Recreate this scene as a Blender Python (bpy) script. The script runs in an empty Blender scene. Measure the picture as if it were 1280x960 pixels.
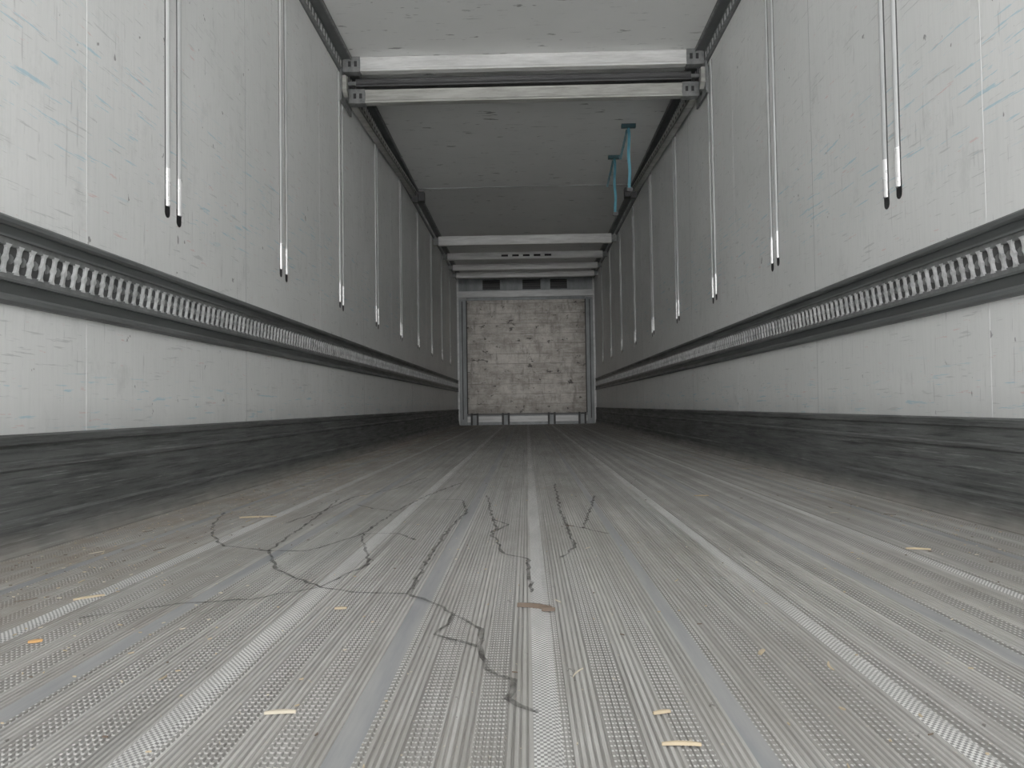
import bpy, bmesh, math, random
from mathutils import Vector, Matrix
random.seed(7)
W=1.23; H=2.69; L=13.4; Y0=-1.0
scene=bpy.context.scene
scene.view_settings.view_transform='Standard'
scene.view_settings.gamma=1.22

# ---------------- material helpers ----------------
class NT:
    def __init__(s,name):
        s.m=bpy.data.materials.new(name); s.m.use_nodes=True
        s.t=s.m.node_tree; s.n=s.t.nodes; s.b=s.n['Principled BSDF']
        s.tc=s.n.new('ShaderNodeTexCoord')
    def l(s,a,b): s.t.links.new(a,b)
    def setin(s,sock,v):
        if hasattr(v,'is_linked') or hasattr(v,'links'): s.l(v,sock)
        else: sock.default_value=v
    def math(s,op,a,b=0.0,c=0.0,clamp=False):
        n=s.n.new('ShaderNodeMath'); n.operation=op; n.use_clamp=clamp
        s.setin(n.inputs[0],a); s.setin(n.inputs[1],b); s.setin(n.inputs[2],c); return n.outputs[0]
    def mapping(s,scale,loc=(0,0,0),rot=(0,0,0)):
        n=s.n.new('ShaderNodeMapping'); s.l(s.tc.outputs['Object'],n.inputs[0])
        n.inputs['Scale'].default_value=scale; n.inputs['Location'].default_value=loc; n.inputs['Rotation'].default_value=rot
        return n.outputs[0]
    def noise(s,scale,detail=4,rough=.55,mscale=(1,1,1),loc=(0,0,0),rot=(0,0,0),dist=0):
        n=s.n.new('ShaderNodeTexNoise'); n.inputs['Scale'].default_value=scale
        n.inputs['Detail'].default_value=detail; n.inputs['Roughness'].default_value=rough; n.inputs['Distortion'].default_value=dist
        s.l(s.mapping(mscale,loc,rot),n.inputs['Vector']); return n.outputs['Fac']
    def ramp(s,f,lo,hi,a=0.0,b=1.0):
        n=s.n.new('ShaderNodeMapRange'); n.clamp=True
        s.setin(n.inputs[0],f); n.inputs[1].default_value=lo; n.inputs[2].default_value=hi
        n.inputs[3].default_value=a; n.inputs[4].default_value=b; return n.outputs[0]
    def mix(s,f,a,b,mode='MIX'):
        n=s.n.new('ShaderNodeMix'); n.data_type='RGBA'; n.blend_type=mode
        s.setin(n.inputs[0],f)
        for k,v in ((6,a),(7,b)):
            if isinstance(v,tuple): n.inputs[k].default_value=(v[0],v[1],v[2],1)
            else: s.l(v,n.inputs[k])
        return n.outputs[2]
    def xyz(s):
        n=s.n.new('ShaderNodeSeparateXYZ'); s.l(s.tc.outputs['Object'],n.inputs[0]); return n.outputs
    def bump(s,h,strength=.3,dist=.001):
        n=s.n.new('ShaderNodeBump'); n.inputs['Strength'].default_value=strength; n.inputs['Distance'].default_value=dist
        s.l(h,n.inputs['Height']); s.l(n.outputs[0],s.b.inputs['Normal'])
    def fin(s,col,rough=.5,metal=0.0,spec=.5):
        if isinstance(col,tuple): s.b.inputs['Base Color'].default_value=(col[0],col[1],col[2],1)
        else: s.l(col,s.b.inputs['Base Color'])
        s.setin(s.b.inputs['Roughness'],rough); s.setin(s.b.inputs['Metallic'],metal)
        s.b.inputs['Specular IOR Level'].default_value=spec
        return s.m

def m_wall():
    s=NT('grp_wall_white')
    c=s.mix(s.ramp(s.noise(1.2,5),.35,.7),(.79,.795,.785),(.71,.72,.71))
    c=s.mix(s.ramp(s.noise(9,6,.7,(1,9,.5)),.45,.75,0,.35),c,(.57,.585,.575))
    c=s.mix(s.ramp(s.noise(7,8,.75,(1,1,.7)),.56,.75,0,.5),c,(.44,.45,.44))
    c=s.mix(s.ramp(s.noise(5,3,.6,(1,1.2,14),(3,1,2),(.25,0,0)),.65,.70,0,.45),c,(.36,.37,.37))
    c=s.mix(s.ramp(s.noise(4,3,.6,(1,16,1.2),(1,5,2),(.18,0,0)),.65,.69,0,.45),c,(.40,.40,.40))
    c=s.mix(s.ramp(s.noise(6,3,.6,(1,1.0,18),(9,1,2),(-.6,0,0)),.67,.70,0,.5),c,(.36,.37,.37))
    c=s.mix(s.ramp(s.noise(9,3,.6,(1,1.4,22),(2,8,2),(.9,0,0)),.68,.71,0,.5),c,(.34,.35,.35))
    p=s.xyz(); z=p[2]
    blue=s.ramp(s.noise(4,4,.7,(1,1.0,16),(7,2,4),(.1,0,0)),.61,.63,0,.6)
    low=s.math('MAXIMUM',s.ramp(z,.48,.40),s.math('MULTIPLY',s.ramp(z,.95,1.05),s.ramp(z,1.5,1.4)))
    c=s.mix(s.math('MULTIPLY',blue,low),c,(.28,.55,.66))
    red=s.ramp(s.noise(4,4,.7,(1,1.6,14),(17,2,9),(-.2,0,0)),.665,.675,0,.5)
    c=s.mix(red,c,(.66,.38,.36))
    c=s.mix(s.math('MULTIPLY',s.ramp(z,.38,.28,0,.8),s.noise(6,5)),c,(.33,.34,.34))
    c=s.mix(s.ramp(s.noise(22,3,.6,(1,1,.7),(4,4,4)),.695,.72,0,.8),c,(.15,.15,.15))
    s.bump(s.noise(60,4,.6,(1,1,.4)),.25,.002)
    return s.fin(c,s.ramp(s.noise(5,4),.3,.7,.34,.52))
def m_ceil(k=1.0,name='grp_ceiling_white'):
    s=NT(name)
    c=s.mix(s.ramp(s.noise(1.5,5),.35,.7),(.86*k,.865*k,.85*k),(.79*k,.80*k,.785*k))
    c=s.mix(s.ramp(s.noise(6,4,.7,(.8,5,1)),.62,.68,0,.6),c,(.38,.38,.38))
    c=s.mix(s.ramp(s.noise(9,3,.6,(.6,2.2,1),(2,1,1)),.67,.70,0,.8),c,(.18,.18,.17))
    s.bump(s.noise(40,3),.2,.002)
    return s.fin(c,.5)
def m_kick():
    s=NT('kick_plate_scuffed_grey')
    c=s.mix(s.ramp(s.noise(2,6,.7,(1,1,3)),.35,.7),(.07,.074,.073),(.125,.13,.128))
    c=s.mix(s.ramp(s.noise(5,6,.75,(1,.6,16)),.47,.66,0,.9),c,(.018,.019,.019))
    c=s.mix(s.ramp(s.noise(7,6,.75,(1,.5,22),(5,5,5)),.56,.68,0,.65),c,(.28,.29,.285))
    z=s.xyz()[2]
    c=s.mix(s.math('MULTIPLY',s.ramp(z,.06,.0),s.noise(8,5)),c,(.30,.28,.25))
    s.bump(s.noise(20,5,.7,(1,.5,6)),.3,.003)
    return s.fin(c,s.ramp(s.noise(6,5,.6,(1,.5,8)),.3,.7,.42,.65),0.0,.3)
def m_floor():
    s=NT('ribbed_aluminium_floor')
    p=s.xyz(); x,y=p[0],p[1]
    K=.82
    def q(r,g,b_): return (r*K,g*K,b_*K)
    c=s.mix(s.ramp(s.noise(1.2,6,.65,(9,.7,1)),.35,.68),q(.50,.49,.465),q(.35,.342,.325))
    c=s.mix(s.ramp(s.noise(3,6,.7,(22,.22,1),(3,3,0)),.48,.68,0,.7),c,q(.20,.195,.187))
    c=s.mix(s.ramp(s.noise(4,5,.7,(24,.2,1),(8,3,0)),.52,.66,0,.6),c,q(.66,.65,.63))
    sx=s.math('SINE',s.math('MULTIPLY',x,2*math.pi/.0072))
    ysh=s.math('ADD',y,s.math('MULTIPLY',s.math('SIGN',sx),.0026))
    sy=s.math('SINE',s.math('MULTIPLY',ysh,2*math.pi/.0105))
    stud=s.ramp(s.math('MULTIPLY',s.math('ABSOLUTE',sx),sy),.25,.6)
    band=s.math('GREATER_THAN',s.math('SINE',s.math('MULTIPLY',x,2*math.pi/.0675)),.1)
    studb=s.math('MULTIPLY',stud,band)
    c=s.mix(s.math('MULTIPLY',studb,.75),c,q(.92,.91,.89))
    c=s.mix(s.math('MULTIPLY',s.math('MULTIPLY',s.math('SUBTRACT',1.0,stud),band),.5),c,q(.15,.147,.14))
    gl=s.math('MULTIPLY',s.math('SUBTRACT',1.0,band),s.math('LESS_THAN',s.math('FRACT',s.math('DIVIDE',s.math('ADD',x,W),.0072)),.28))
    gl2=s.math('MULTIPLY',gl,s.ramp(s.noise(5,3,.6,(6,1,1)),.35,.6,.35,.75))
    c=s.mix(gl2,c,q(.12,.117,.11))
    d=s.ramp(s.noise(2.2,7,.72,(1.3,.8,1),(4,1,0)),.45,.65,0,.55)
    c=s.mix(d,c,q(.25,.235,.21))
    br=s.math('MULTIPLY',s.ramp(x,-.5,-1.1),s.ramp(s.noise(3.5,7,.75,(2,1,1),(1,7,0)),.40,.60,0,.7))
    c=s.mix(br,c,q(.25,.20,.15))
    br2=s.math('MULTIPLY',s.ramp(x,.8,1.15),s.ramp(s.noise(3.5,7,.75,(2,1,1),(5,7,0)),.45,.65,0,.5))
    c=s.mix(br2,c,q(.27,.235,.195))
    c=s.mix(s.ramp(s.noise(70,3,.6),.68,.72,0,.65),c,q(.60,.52,.39))
    c=s.mix(s.ramp(s.noise(38,3,.6,(1,1,1),(5,2,0)),.70,.72,0,.7),c,q(.10,.09,.08))
    s.bump(studb,.8,.0014)
    return s.fin(c,s.ramp(s.noise(4,5,.6,(8,.6,1)),.3,.7,.52,.75),.03,.3)
def m_strip():
    s=NT('knurled_strip_bright')
    p=s.xyz(); x,y=p[0],p[1]
    sx=s.math('SINE',s.math('MULTIPLY',x,2*math.pi/.0068)); sy=s.math('SINE',s.math('MULTIPLY',y,2*math.pi/.009))
    h=s.ramp(s.math('MULTIPLY',sx,sy),-.25,.25)
    c=s.mix(h,(.17,.17,.165),(.68,.675,.66))
    c=s.mix(s.ramp(s.noise(2,6,.7,(6,1,1)),.42,.66,0,.6),c,(.24,.235,.225))
    s.bump(h,.6,.001)
    return s.fin(c,.55,.03,.3)
def m_seam():
    s=NT('smooth_seam_grey')
    c=s.mix(s.ramp(s.noise(3,6,.7,(8,.6,1)),.4,.65),(.195,.202,.212),(.28,.278,.274))
    return s.fin(c,.55,.03,.35)
def metal(name,a,b,rough=.4,met=.7,ms=(1,1,1),sc=6):
    s=NT(name)
    c=s.mix(s.ramp(s.noise(sc,6,.7,ms),.38,.66),a,b)
    s.bump(s.noise(30,4,.6,ms),.15,.002)
    return s.fin(c,s.ramp(s.noise(sc*1.5,4,.6,ms),.3,.7,rough-.08,rough+.12),met)
def m_bulk():
    s=NT('worn_bulkhead_panel')
    p=s.xyz(); z=p[2]
    c=s.mix(s.ramp(s.noise(3.5,8,.75,(1,1,1.4)),.38,.60),(.56,.53,.485),(.30,.275,.245))
    c=s.mix(s.ramp(s.noise(6,7,.75,(.6,1,5)),.5,.66,0,.6),c,(.68,.665,.63))
    c=s.mix(s.ramp(s.noise(5,8,.75,(3,1,.8),(3,2,1)),.51,.65,0,.75),c,(.19,.17,.15))
    f=s.math('FRACT',s.math('MULTIPLY',z,5.6))
    ln=s.math('LESS_THAN',f,.08)
    c=s.mix(s.math('MULTIPLY',ln,s.ramp(s.noise(3,3),.35,.6,.1,.6)),c,(.14,.128,.11))
    edge=s.math('MAXIMUM',s.ramp(z,.38,.2),s.ramp(s.math('ABSOLUTE',p[0]),.9,1.05))
    c=s.mix(s.math('MULTIPLY',edge,s.ramp(s.noise(5,6,.7),.3,.6,0,.7)),c,(.16,.15,.135))
    sp=s.ramp(s.noise(6,5,.65,(1,1,1.5),(6,6,6)),.60,.635,0,.9)
    c=s.mix(sp,c,(.055,.05,.045))
    s.bump(s.noise(12,5,.7),.4,.01)
    return s.fin(c,.6,0,.3)
def plain(name,c,r=.5,m=0.0):
    s=NT(name)
    cc=s.mix(s.ramp(s.noise(9,5,.6),.35,.7),c,tuple(v*.72 for v in c))
    return s.fin(cc,r,m)

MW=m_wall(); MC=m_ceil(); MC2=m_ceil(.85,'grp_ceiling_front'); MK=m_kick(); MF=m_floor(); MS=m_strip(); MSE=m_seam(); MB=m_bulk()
M_rail=metal('rail_anthracite',(.055,.06,.06),(.035,.038,.038),.5,.0,(1,.4,4))
M_railhi=metal('rail_edge_grey',(.105,.112,.112),(.065,.07,.07),.45,.0,(1,.4,4))
M_slot=plain('slot_shadow_grey',(.028,.029,.029),.6)
M_punch=metal('punched_strip_grey',(.20,.205,.205),(.10,.105,.105),.4,.2,(1,1,1),20)
M_steel=metal('galvanised_steel',(.70,.71,.71),(.34,.35,.35),.33,.25,(1,1,1),20)
M_chrome=metal('polished_steel',(.9,.9,.9),(.75,.75,.75),.25,.4)
M_track=metal('track_aluminium',(.52,.53,.53),(.38,.39,.39),.4,.1,(1,1,.3))
M_groove=plain('track_groove',(.06,.062,.062),.6)
M_alu=metal('beam_aluminium',(.74,.74,.73),(.50,.50,.49),.4,.1,(.5,4,4))
M_aluold=metal('beam_aluminium_worn',(.42,.42,.39),(.24,.24,.22),.45,.1,(.5,4,4))
M_black=plain('black_slot',(.010,.010,.011),.6)
M_dark=plain('bracket_steel_and_beam_shade',(.045,.045,.047),.5,.1)
M_seamline=plain('panel_joint_sealant',(.86,.86,.86),.6)
M_seamdark=plain('joint_dark',(.42,.43,.43),.6)
M_frame=metal('bulkhead_frame_grey',(.25,.27,.28),(.15,.165,.17),.5,.0,(1,1,.4))
M_white=metal('bulkhead_white',(.62,.63,.63),(.42,.43,.43),.45,0,(.5,1,3))
M_blue=plain('blue_webbing',(.07,.27,.36),.7)
M_teal=plain('strap_dark_teal',(.04,.10,.12),.6)

# ---------------- mesh helpers ----------------
class MB_:
    def __init__(s): s.v=[];s.f=[];s.mi=[];s.mats=[]
    def idx(s,m):
        if m not in s.mats: s.mats.append(m)
        return s.mats.index(m)
    def add(s,vs,fs,m):
        o=len(s.v); s.v+= [tuple(v) for v in vs]; i=s.idx(m)
        for f in fs: s.f.append(tuple(o+k for k in f)); s.mi.append(i)
    def box(s,x0,x1,y0,y1,z0,z1,m):
        vs=[(x,y,z) for x in (x0,x1) for y in (y0,y1) for z in (z0,z1)]
        s.add(vs,[(0,1,3,2),(4,6,7,5),(0,4,5,1),(2,3,7,6),(0,2,6,4),(1,5,7,3)],m)
    def prism(s,poly,axis,a,b,m):
        def P(p,t):
            return {'x':(t,p[0],p[1]),'y':(p[0],t,p[1]),'z':(p[0],p[1],t)}[axis]
        n=len(poly); vs=[P(p,a) for p in poly]+[P(p,b) for p in poly]
        fs=[(i,(i+1)%n,n+(i+1)%n,n+i) for i in range(n)]+[tuple(range(n-1,-1,-1)),tuple(range(n,2*n))]
        s.add(vs,fs,m)
    def obj(s,name,bevel=0,parent=None):
        me=bpy.data.meshes.new(name); me.from_pydata(s.v,[],s.f)
        for m in s.mats: me.materials.append(m)
        for p,i in zip(me.polygons,s.mi): p.material_index=i
        bm=bmesh.new(); bm.from_mesh(me); bmesh.ops.recalc_face_normals(bm,faces=bm.faces); bm.to_mesh(me); bm.free()
        o=bpy.data.objects.new(name,me); scene.collection.objects.link(o)
        if parent: o.parent=parent
        if bevel:
            md=o.modifiers.new('bevel','BEVEL'); md.width=bevel; md.segments=2; md.limit_method='ANGLE'
        return o

# ---------------- shell ----------------
for side,sg in (('left',-1),('right',1)):
    b=MB_()
    xs=sorted((sg*W,sg*(W+.06)))
    b.box(xs[0],xs[1],Y0,L+.06,-.05,H+.06,MW)
    y=2.07 if sg<0 else 2.03
    k=0
    while y<L-.1:
        xa=sorted((sg*(W-.0006),sg*(W+.002)))
        b.box(xa[0],xa[1],y-.0013,y+.0013,.0,H,M_seamline if k%2==0 else M_seamdark)
        y+=1.195; k+=1
    b.obj('wall_'+side)
b=MB_(); b.box(-W,W,Y0,L+.06,H,H+.06,MC)
b.box(-W,W,1.994,2.006,H-.003,H+.01,M_seamdark)
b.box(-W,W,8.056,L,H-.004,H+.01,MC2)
b.box(-W,W,8.04,8.056,H-.005,H+.01,M_seamdark)
b.obj('ceiling')
b=MB_(); b.box(-W-.06,W+.06,L,L+.06,-.05,H+.06,M_white); b.obj('wall_back')

# floor: extruded ribbed profile
bright=[0.01,-.395,.415,-.80,.82]; seams=[-.195,.215,-.595,.62,-1.0,1.025]
def kind(x):
    for c in bright:
        if abs(x-c)<.0145: return 1
    for c in seams:
        if abs(x-c)<.013: return 2
    return 0
b=MB_(); pts=[]; mats=[]
x=-W; p=.0072
while x<W:
    k=kind(x+p/2)
    if k==0:
        pts+= [(x,-.0012),(x+p*.28,-.0012),(x+p*.4,.0009),(x+p*.88,.0009)]; mats+=[MF]*4
    elif k==1: pts+=[(x,.0016)]; mats+=[MS]
    else: pts+=[(x,-.001)]; mats+=[MSE]
    x+=p
pts.append((W,0)); 
for i in range(len(pts)-1):
    (xa,za),(xb,zb)=pts[i],pts[i+1]
    b.add([(xa,Y0,za),(xb,Y0,zb),(xb,L,zb),(xa,L,za)],[(0,1,2,3)],mats[i])
b.box(-W-.06,W+.06,Y0,L+.06,-.08,-.003,M_frame)
b.obj('floor')

# kick plates
for side,sg in (('left',-1),('right',1)):
    b=MB_()
    pr=[(0,.285),(.010,.285),(.016,.280),(.016,.262),(.009,.256),(.009,.215),(.015,.210),(.015,.202),(.009,.196),(.009,.085),(.015,.078),(.015,.050),(.018,.030),(.024,.012),(.034,.004),(.034,.0),(0,.0)]
    b.prism([(sg*(W-a),z) for a,z in pr],'y',Y0,L-.005,MK)
    b.obj('baseboard_'+side)

# lashing rails with punched slots
for sg in (-1,1):
    b=MB_()
    def rx(a): return sg*(W-a)
    def seg(poly,m): b.prism([(rx(a),z) for a,z in poly],'y',Y0,L-.01,m)
    seg([(0,.592),(.014,.592),(.020,.599),(.020,.609),(.014,.616),(0,.616)],M_railhi)
    seg([(0,.616),(.010,.616),(.010,.645),(0,.645)],M_rail)
    seg([(0,.645),(.018,.645),(.018,.651),(0,.651)],M_railhi)
    seg([(0,.748),(.018,.748),(.018,.754),(0,.754)],M_railhi)
    seg([(0,.754),(.008,.754),(.008,.780),(0,.780)],M_rail)
    seg([(0,.778),(.014,.778),(.020,.784),(.020,.794),(.014,.800),(0,.800)],M_railhi)
    xa=sorted((rx(0),rx(.003))); b.box(xa[0],xa[1],Y0,L-.01,.651,.748,M_slot)
    xa=sorted((rx(.003),rx(.010)))
    b.box(xa[0],xa[1],Y0,L-.01,.651,.668,M_punch); b.box(xa[0],xa[1],Y0,L-.01,.731,.748,M_punch)
    y=Y0+.03
    while y<L-.05:
        z0,z1,zm=.664,.735,.6995
        hw=[( .010,z0),(.0040,z0+.010),(.0035,zm-.010),(.008,zm),(.0035,zm+.010),(.0040,z1-.010),(.010,z1)]
        sk=.010
        poly=[(y+a+sk*(z-zm)/.036,z) for a,z in hw]+[(y-a+sk*(z-zm)/.036,z) for a,z in reversed(hw)]
        b.prism(poly,'x',rx(.003),rx(.0115),M_steel)
        b.prism([(y+.018,zm-.012),(y+.028,zm-.006),(y+.028,zm+.006),(y+.018,zm+.012)],'x',rx(.003),rx(.009),M_punch)
        y+=.045
    b.obj('cargo_lashing_rail')

# vertical double-deck tracks
def capsule(yc,z0,z1,r,n=8):
    pts=[(yc+r,z1),(yc-r,z1)]
    for i in range(n+1):
        a=math.pi+math.pi*i/n; pts.append((yc+r*math.cos(a),z0+r+r*math.sin(a)))
    return pts
for sg in (-1,1):
    ys=[(2.585 if sg<0 else 2.53)+1.195*i-(1.195*2) for i in range(11)]
    for yc in ys:
        if yc<0 or yc>L-.3: continue
        b=MB_()
        for d in (-.043,.043):
            y=yc+d; top=H-.12
            zb=.985+(.012 if d<0 else -.0) 
            b.prism(capsule(y,zb,zb+.06,.018),'x',sg*(W-.0015),sg*(W+.004),M_black)
            b.box(*sorted((sg*(W-.0012),sg*(W+.004))),y-.017,y+.017,zb+.05,top,M_groove)
            n=6; pl=[(sg*(W-.0005-.010*math.sin(math.pi*i/n)),y+.0105*math.cos(math.pi*i/n)) for i in range(n+1)]
            b.prism(pl,'z',zb+.17,top,M_track)
            b.prism([(p[0]-sg*.001,p[1]*1) for p in pl],'z',zb+.04,zb+.17,M_chrome)
        b.obj('deck_beam_track')

# ceiling corner rails (perforated angle)
for sg in (-1,1):
    b=MB_()
    b.prism([(sg*W,H),(sg*W,H-.10),(sg*(W-.012),H-.10),(sg*(W-.018),H-.018),(sg*(W-.085),H-.014),(sg*(W-.085),H)],'y',Y0,L-.01,M_railhi)
    b.prism([(sg*(W-.012),H-.10),(sg*(W-.026),H-.10),(sg*(W-.026),H-.088),(sg*(W-.012),H-.088)],'y',Y0,L-.01,M_punch)
    b.prism([(sg*(W-.075),H-.014),(sg*(W-.085),H-.014),(sg*(W-.085),H-.024),(sg*(W-.075),H-.024)],'y',Y0,L-.01,M_punch)
    y=Y0+.05
    while y<L-.1:
        xa=sorted((sg*(W-.016),sg*(W-.020))); b.box(xa[0],xa[1],y,y+.022,H-.075,H-.035,M_steel)
        y+=.06
    b.obj('trim_ceiling_rail')

# longitudinal sloping carrier rails
for sg in (-1,1):
    b=MB_()
    y0,y1=5.2,8.1; z0,z1=(2.44,2.60)
    def pt(a,y,dz): return (sg*(W-a),y,z0+(z1-z0)*(y-y0)/(y1-y0)+dz)
    def bar(a0,a1,d0,d1,m,ya=y0,yb=y1):
        vs=[pt(a,y,d) for y in (ya,yb) for (a,d) in ((a0,d0),(a1,d0),(a1,d1),(a0,d1))]
        b.add(vs,[(0,1,2,3),(4,5,6,7),(0,1,5,4),(1,2,6,5),(2,3,7,6),(3,0,4,7)],m)
    bar(.02,.075,0,.012,M_aluold); bar(.02,.03,.012,.07,M_rail); bar(.065,.075,.0,.06,M_aluold)
    y=5.3
    while y<8.0:
        bar(.0755,.077,.022,.04,M_black,y,y+.03); y+=.09
    b.box(*sorted((sg*(W-.02),sg*(W-.15))),8.04,8.14,2.56,2.66,M_dark)
    b.box(*sorted((sg*(W-.04),sg*(W-.09))),7.98,8.04,2.53,2.62,M_dark)
    b.obj('deck_carrier_rail')

# cross beams
def beam(y,zt,h,d,mat,name='double_deck_cross_beam',ends=True,x=W-.03,slots=0):
    b=MB_()
    zb=zt-h
    pr=[(y,zb),(y,zb+.012),(y+.006,zb+.02),(y+.006,zt-.02),(y,zt-.012),(y,zt),(y+d,zt),(y+d,zt-.012),(y+d-.006,zt-.02),(y+d-.006,zb+.02),(y+d,zb+.012),(y+d,zb)]
    b.prism(pr,'x',-x+.05,x-.05,mat)
    for sg in (-1,1):
        if ends:
            b.box(*sorted((sg*(x-.11),sg*(x+.005))),y-.006,y+d+.006,zb-.006,zt+.004,M_punch)
            b.box(*sorted((sg*(x-.09),sg*(x-.07))),y-.008,y-.004,zb+h*.3,zt-h*.3,M_black)
            b.box(*sorted((sg*(x-.05),sg*(x-.03))),y-.008,y-.004,zb+h*.3,zt-h*.3,M_black)
            b.box(*sorted((sg*(x),sg*(W-.01))),y+.01,y+d-.01,zb+.01,zt-.01,M_dark)
        else:
            b.box(*sorted((sg*(x-.05),sg*(W-.012))),y+.01,y+d-.01,zb+.015,zt-.015,M_punch)
    for k in range(slots):
        xx=-.35+k*.16
        b.box(xx,xx+.1,y-.002,y+.01,zb+h*.35,zb+h*.65,M_black)
    b.obj(name,.002)
beam(4.97,H-.002,.095,.06,M_alu)
beam(5.10,2.600,.055,.06,M_dark,ends=False)  # middle beam in the gap; shade between the beams put into its dark colour
beam(5.12,2.530,.09,.06,M_aluold)
beam(9.95,2.60,.12,.07,M_alu,ends=False)
beam(11.1,2.61,.10,.07,M_alu,ends=False,slots=5)
beam(11.9,2.59,.09,.07,M_alu,ends=False)
beam(12.5,2.57,.09,.07,M_alu,ends=False)
for sg in (-1,1):
    b=MB_()
    b.box(*sorted((sg*(W-.012),sg*(W-.024))),4.93,5.22,2.38,2.60,M_punch)
    b.prism([(4.95,2.46),(5.0,2.43),(5.0,2.56),(4.95,2.56)],'x',sg*(W-.024),sg*(W-.05),M_aluold)
    for z in (2.42,2.46,2.50,2.54): b.box(*sorted((sg*(W-.024),sg*(W-.028))),5.05,5.08,z,z+.018,M_black)
    b.obj('beam_end_bracket')

# bulkhead
BE=bpy.data.objects.new('front_bulkhead',None); scene.collection.objects.link(BE)
b=MB_(); yb=L-.05
b.box(-1.045,1.05,yb-.02,yb+.03,.20,2.21,MB)
b.obj('worn_panel',.004,BE)
b=MB_()
for sg in (-1,1):
    b.box(*sorted((sg*1.06,sg*1.10)),yb-.06,L-.001,.0,2.24,M_frame)
    b.box(*sorted((sg*1.10,sg*1.19)),yb-.02,L-.001,.0,2.24,M_frame)
    b.box(*sorted((sg*1.125,sg*1.14)),yb-.026,yb-.019,.1,2.2,M_black)
    b.box(*sorted((sg*1.06,sg*1.045)),yb-.05,L-.03,.2,2.21,M_black)
b.box(-1.19,1.19,yb-.08,L-.001,2.26,2.37,M_white)
b.box(-1.05,1.05,yb-.03,L-.001,2.21,2.26,M_frame)
b.box(-1.05,1.05,yb-.03,L-.001,.17,.20,M_dark)
b.obj('frame',.003,BE)
b=MB_()
b.box(-1.19,1.19,yb-.02,L-.001,2.37,2.60,M_frame)
for x0,x1 in ((-.76,-.45),(-.05,.27),(.44,.74)):
    b.box(x0,x1,yb-.024,yb-.018,2.40,2.57,M_black)
    for k in range(4): b.box(x0,x1,yb-.03,yb-.022,2.42+k*.04,2.425+k*.04,M_dark)
    b.box(x0-.02,x0,yb-.04,yb-.01,2.39,2.58,M_frame); b.box(x1,x1+.02,yb-.04,yb-.01,2.39,2.58,M_frame)
b.obj('evaporator_air_outlet',0,BE)
b=MB_()
b.box(-1.19,1.19,yb-.0,L-.001,0.0,.17,M_frame)
b.box(-1.19,1.19,yb-.012,yb,.05,.15,M_white)
for xc in (-.93,-.38,.43,.97):
    b.box(xc-.07,xc-.035,yb-.06,yb+.001,.0,.21,M_black); b.box(xc+.035,xc+.07,yb-.06,yb+.001,.0,.21,M_black)
    b.box(xc-.035,xc+.035,yb-.03,yb+.001,.02,.19,M_frame)
b.box(-1.19,1.19,yb-.03,yb,.0,.02,M_frame)
b.obj('foot_brackets',0,BE)

# hanging blue straps
def strap(x,y,ln):
    b=MB_()
    n=14
    for i in range(n):
        za=H-.03-ln*i/n; zb2=H-.03-ln*(i+1)/n
        xa=x+.004*math.sin(i*.8); xb=x+.004*math.sin((i+1)*.8)
        vs=[(xa-.012,y,za),(xa+.012,y,za),(xb+.012,y,zb2),(xb-.012,y,zb2)]
        vs+=[(v[0],v[1]+.004,v[2]) for v in vs]
        b.add(vs,[(0,1,2,3),(7,6,5,4),(0,4,5,1),(2,6,7,3),(1,5,6,2),(0,3,7,4)],M_blue)
    b.box(x-.06,x+.06,y-.02,y+.02,H-.03,H,M_teal)
    b.box(x-.024,x+.024,y-.01,y+.014,H-.05-ln,H-.02-ln,M_dark)
    for i in range(5):
        xa=x-.012-.012*i; z=H-.04-.05*i
        b.add([(xa-.010,y+.01,z),(xa+.010,y+.01,z),(xa-.002,y+.01,z-.055),(xa-.022,y+.01,z-.055)],[(0,1,2,3)],M_teal)
    b.obj('hanging_lashing_strap')
strap(.885,6.3,.52); strap(.86,7.1,.52)

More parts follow.
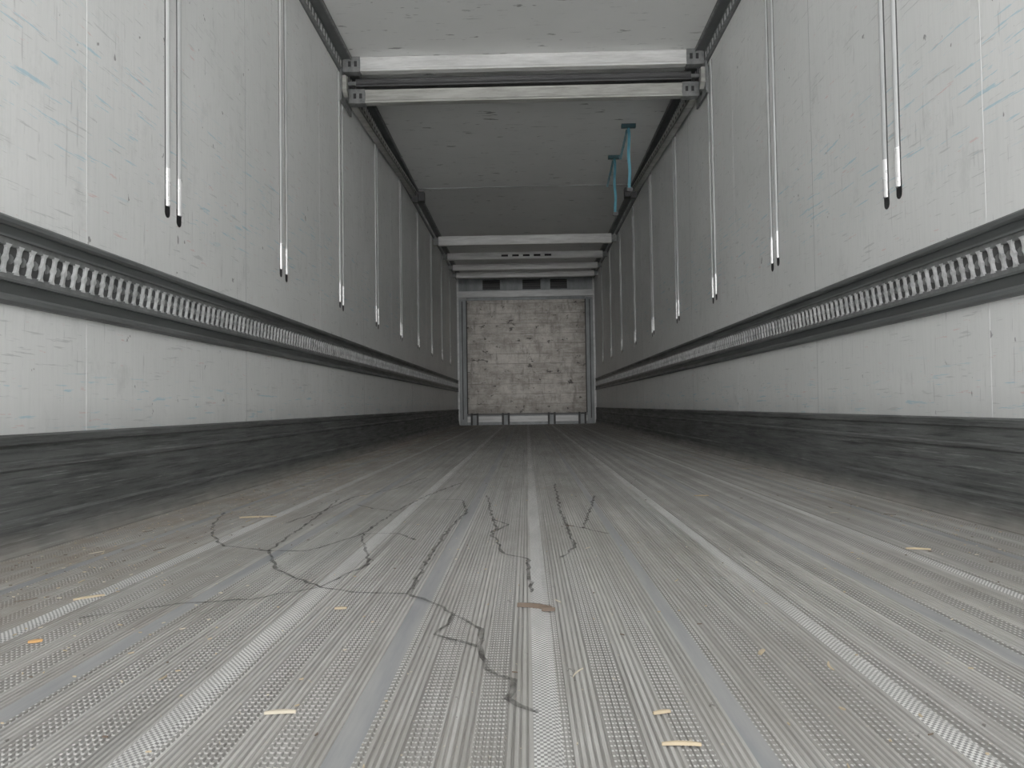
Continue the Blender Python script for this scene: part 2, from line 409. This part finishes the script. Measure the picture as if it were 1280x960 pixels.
# ---------------- dirt lines on floor ----------------
sD=NT('dried_dirt_streak')
sD.fin((.05,.047,.043),.8,0,.2)
tr=sD.n.new('ShaderNodeBsdfTransparent'); mx=sD.n.new('ShaderNodeMixShader')
out=sD.n['Material Output']
sD.l(sD.ramp(sD.noise(30,5,.7),.35,.62,.2,.75),mx.inputs[0]); sD.l(tr.outputs[0],mx.inputs[1]); sD.l(sD.b.outputs[0],mx.inputs[2]); sD.l(mx.outputs[0],out.inputs['Surface'])
lines=[
 [(-.539,1.58),(-.400,1.413),(-.306,1.365),(-.226,1.36),(-.166,1.285),(-.132,1.22),(-.145,1.114),(-.081,1.055),(-.065,.968),(-.030,.924),(-.034,.868),(-.0015,.831)],
 [(-.132,1.22),(-.118,1.209),(-.078,1.142),(-.081,1.055)],
 [(-.400,1.413),(-.50,1.33),(-.62,1.30),(-.74,1.22)],
 [(-.624,1.778),(-.539,1.58)],
 [(-.704,2.77),(-.66,2.3),(-.624,1.778)],
 [(-.400,1.413),(-.35,1.62),(-.40,1.80),(-.448,2.004)],
 [(-.624,1.778),(-.527,1.77),(-.448,2.004),(-.4325,2.425),(-.405,2.73),(-.244,2.71),(-.204,2.40),(-.226,2.02),(-.230,1.657),(-.226,1.36)],
 [(-.161,2.82),(-.113,2.224),(-.0615,2.13),(-.107,2.0),(-.065,1.715),(-.0104,1.657),(-.005,1.358)],
 [(-.113,2.224),(-.09,2.05),(-.107,2.0)],
 [(.104,3.213),(.093,2.369),(.1007,1.78),(.06,1.652)],
 [(.09,2.13),(.197,1.96)],[(.236,2.77),(.14,2.05)],
 [(-.72,2.2),(-.677,2.453),(-.661,2.83),(-.556,3.09),(-.488,3.556)],
 [(-.448,2.004),(-.35,2.0),(-.293,1.896)],
 [(-.60,2.6),(-.52,2.5),(-.4325,2.425)],[(-.405,2.73),(-.36,3.0),(-.30,3.3)],
 [(-.85,2.0),(-.76,1.85),(-.624,1.778)],[(-1.0,2.45),(-.93,2.2),(-.85,2.0)],
]
b=MB_()
for ln in lines:
    P=[]
    for (a,c) in zip(ln[:-1],ln[1:]):
        d=math.dist(a,c); n=max(2,int(d/.022))
        for i in range(n):
            t=i/n; j=.0045
            P.append((a[0]+(c[0]-a[0])*t+random.uniform(-j,j),a[1]+(c[1]-a[1])*t+random.uniform(-j,j)))
    P.append(ln[-1]); vs=[]
    for i,pq in enumerate(P):
        q0=P[max(0,i-1)];q1=P[min(len(P)-1,i+1)]
        dx,dy=q1[0]-q0[0],q1[1]-q0[1]; dd=math.hypot(dx,dy) or 1
        w=random.uniform(.0022,.0048); nx,ny=-dy/dd*w,dx/dd*w
        vs+=[(pq[0]+nx,pq[1]+ny,.0022),(pq[0]-nx,pq[1]-ny,.0022)]
    b.add(vs,[(2*i,2*i+1,2*i+3,2*i+2) for i in range(len(P)-1)],sD.m)
b.obj('dried_dirt_streaks')

# ---------------- debris ----------------
M_st=plain('straw_tan',(.50,.40,.26),.7); M_st2=plain('straw_pale',(.62,.55,.42),.7); M_bk=plain('bark_brown',(.12,.085,.06),.8); M_or=plain('chip_orange',(.62,.33,.11),.7)
b=MB_()
def chip(b,x,y,l,w,ang,m,curve=0.15,h=.0025):
    n=5; vs=[]
    for i in range(n+1):
        t=i/n-.5; cx=l*t; cy=curve*l*(.25-t*t)*2; ww=w*(1-1.5*abs(t)**1.5)*.5+w*.08
        for (o,z) in ((-ww,.002),(ww,.002),(ww*.6,.002+h),(-ww*.6,.002+h*1.1)):
            px,py=cx,cy+o
            vs.append((x+px*math.cos(ang)-py*math.sin(ang),y+px*math.sin(ang)+py*math.cos(ang),z))
    fs=[(0,1,2,3),(4*n,4*n+1,4*n+2,4*n+3)]
    for i in range(n):
        for k in range(4): fs.append((4*i+k,4*i+(k+1)%4,4*i+4+(k+1)%4,4*i+4+k))
    b.add(vs,fs,m)
for i in range(2000):
    r=random.random()
    y=.6+random.random()**1.4*8
    if r<.5: x=-1.18+abs(random.gauss(0,.24))
    elif r<.68: x=1.18-abs(random.gauss(0,.16))
    else: x=random.uniform(-1.15,1.15)
    if abs(x)>1.185: continue
    big=random.random()<.035
    chip(b,x,y,random.uniform(.015,.04) if big else random.uniform(.002,.008),random.uniform(.0012,.0035),random.uniform(0,3.14),random.choice([M_st,M_st,M_st2,M_bk]),random.uniform(-.2,.2),.0012)
for (x,y,l,w,a,m) in [(-.284,.833,.034,.008,.1,M_st2),(.138,.749,.038,.006,-.05,M_st),(.1325,.826,.02,.006,.3,M_st),(-.323,1.26,.02,.009,.1,M_st),
    (.861,1.71,.05,.012,-.3,M_st),(.614,2.73,.05,.02,0,M_st),(-.845,2.33,.11,.02,.1,M_st),(-.73,1.096,.018,.012,.4,M_or),(.30,1.02,.02,.006,1,M_st),(-.8,1.35,.05,.01,.7,M_st)]:
    chip(b,x,y,l,w,a,m)
b.obj('straw_debris')
b=MB_(); chip(b,.0,1.25,.062,.010,-.45,M_bk,.25,.006); chip(b,.022,1.235,.022,.007,.1,M_bk,.1,.005); b.obj('bark_splinter')

# ---------------- outside ground ----------------
b=MB_(); b.box(-30,30,-40,Y0-.1,-1.3,-1.25,plain('concrete_yard',(.74,.74,.735),.85)); b.obj('ground')

# ---------------- light ----------------
w=bpy.data.worlds.new('overcast'); scene.world=w; w.use_nodes=True
bg=w.node_tree.nodes['Background']; bg.inputs[0].default_value=(1,1,.995,1); bg.inputs[1].default_value=3.4
ld=bpy.data.lights.new('door_portal','AREA'); ld.shape='RECTANGLE'; ld.size=2*W; ld.size_y=H
ld.cycles.is_portal=True
lo=bpy.data.objects.new('door_portal',ld); lo.location=(0,Y0-.01,H/2); lo.rotation_euler=(math.radians(90),0,0); scene.collection.objects.link(lo)
# added low fill through the open doors, brightens the bulkhead at any depth
sd=bpy.data.lights.new('bulkhead_fill','SUN'); sd.energy=.55; sd.angle=math.radians(9); sd.color=(1,.985,.96)
so=bpy.data.objects.new('bulkhead_fill',sd); so.rotation_euler=(math.radians(90-1.5),0,0); so.location=(0,-6,3); scene.collection.objects.link(so)
# added fill on the yard, bounced up to the ceiling, from beside/ahead of the trailer (never enters the doors)
s2=bpy.data.lights.new('yard_bounce_fill','SUN'); s2.energy=25; s2.angle=math.radians(3)
o2=bpy.data.objects.new('yard_bounce_fill',s2); o2.rotation_mode='QUATERNION'
o2.rotation_quaternion=Vector((.6,-.25,-.75)).to_track_quat('-Z','Y'); o2.location=(-8,-3,9); scene.collection.objects.link(o2)

# ---------------- camera ----------------
cd=bpy.data.cameras.new('cam'); cd.sensor_width=36; cd.lens=942/1280*36; cd.clip_start=.02
co=bpy.data.objects.new('cam',cd); scene.collection.objects.link(co)
R=Matrix.Rotation(.0191,4,'Z')@Matrix.Rotation(math.radians(90)+.0287,4,'X')@Matrix.Rotation(-.015,4,'Z')
co.matrix_world=Matrix.Translation((-.008,0,.336))@R
scene.camera=co
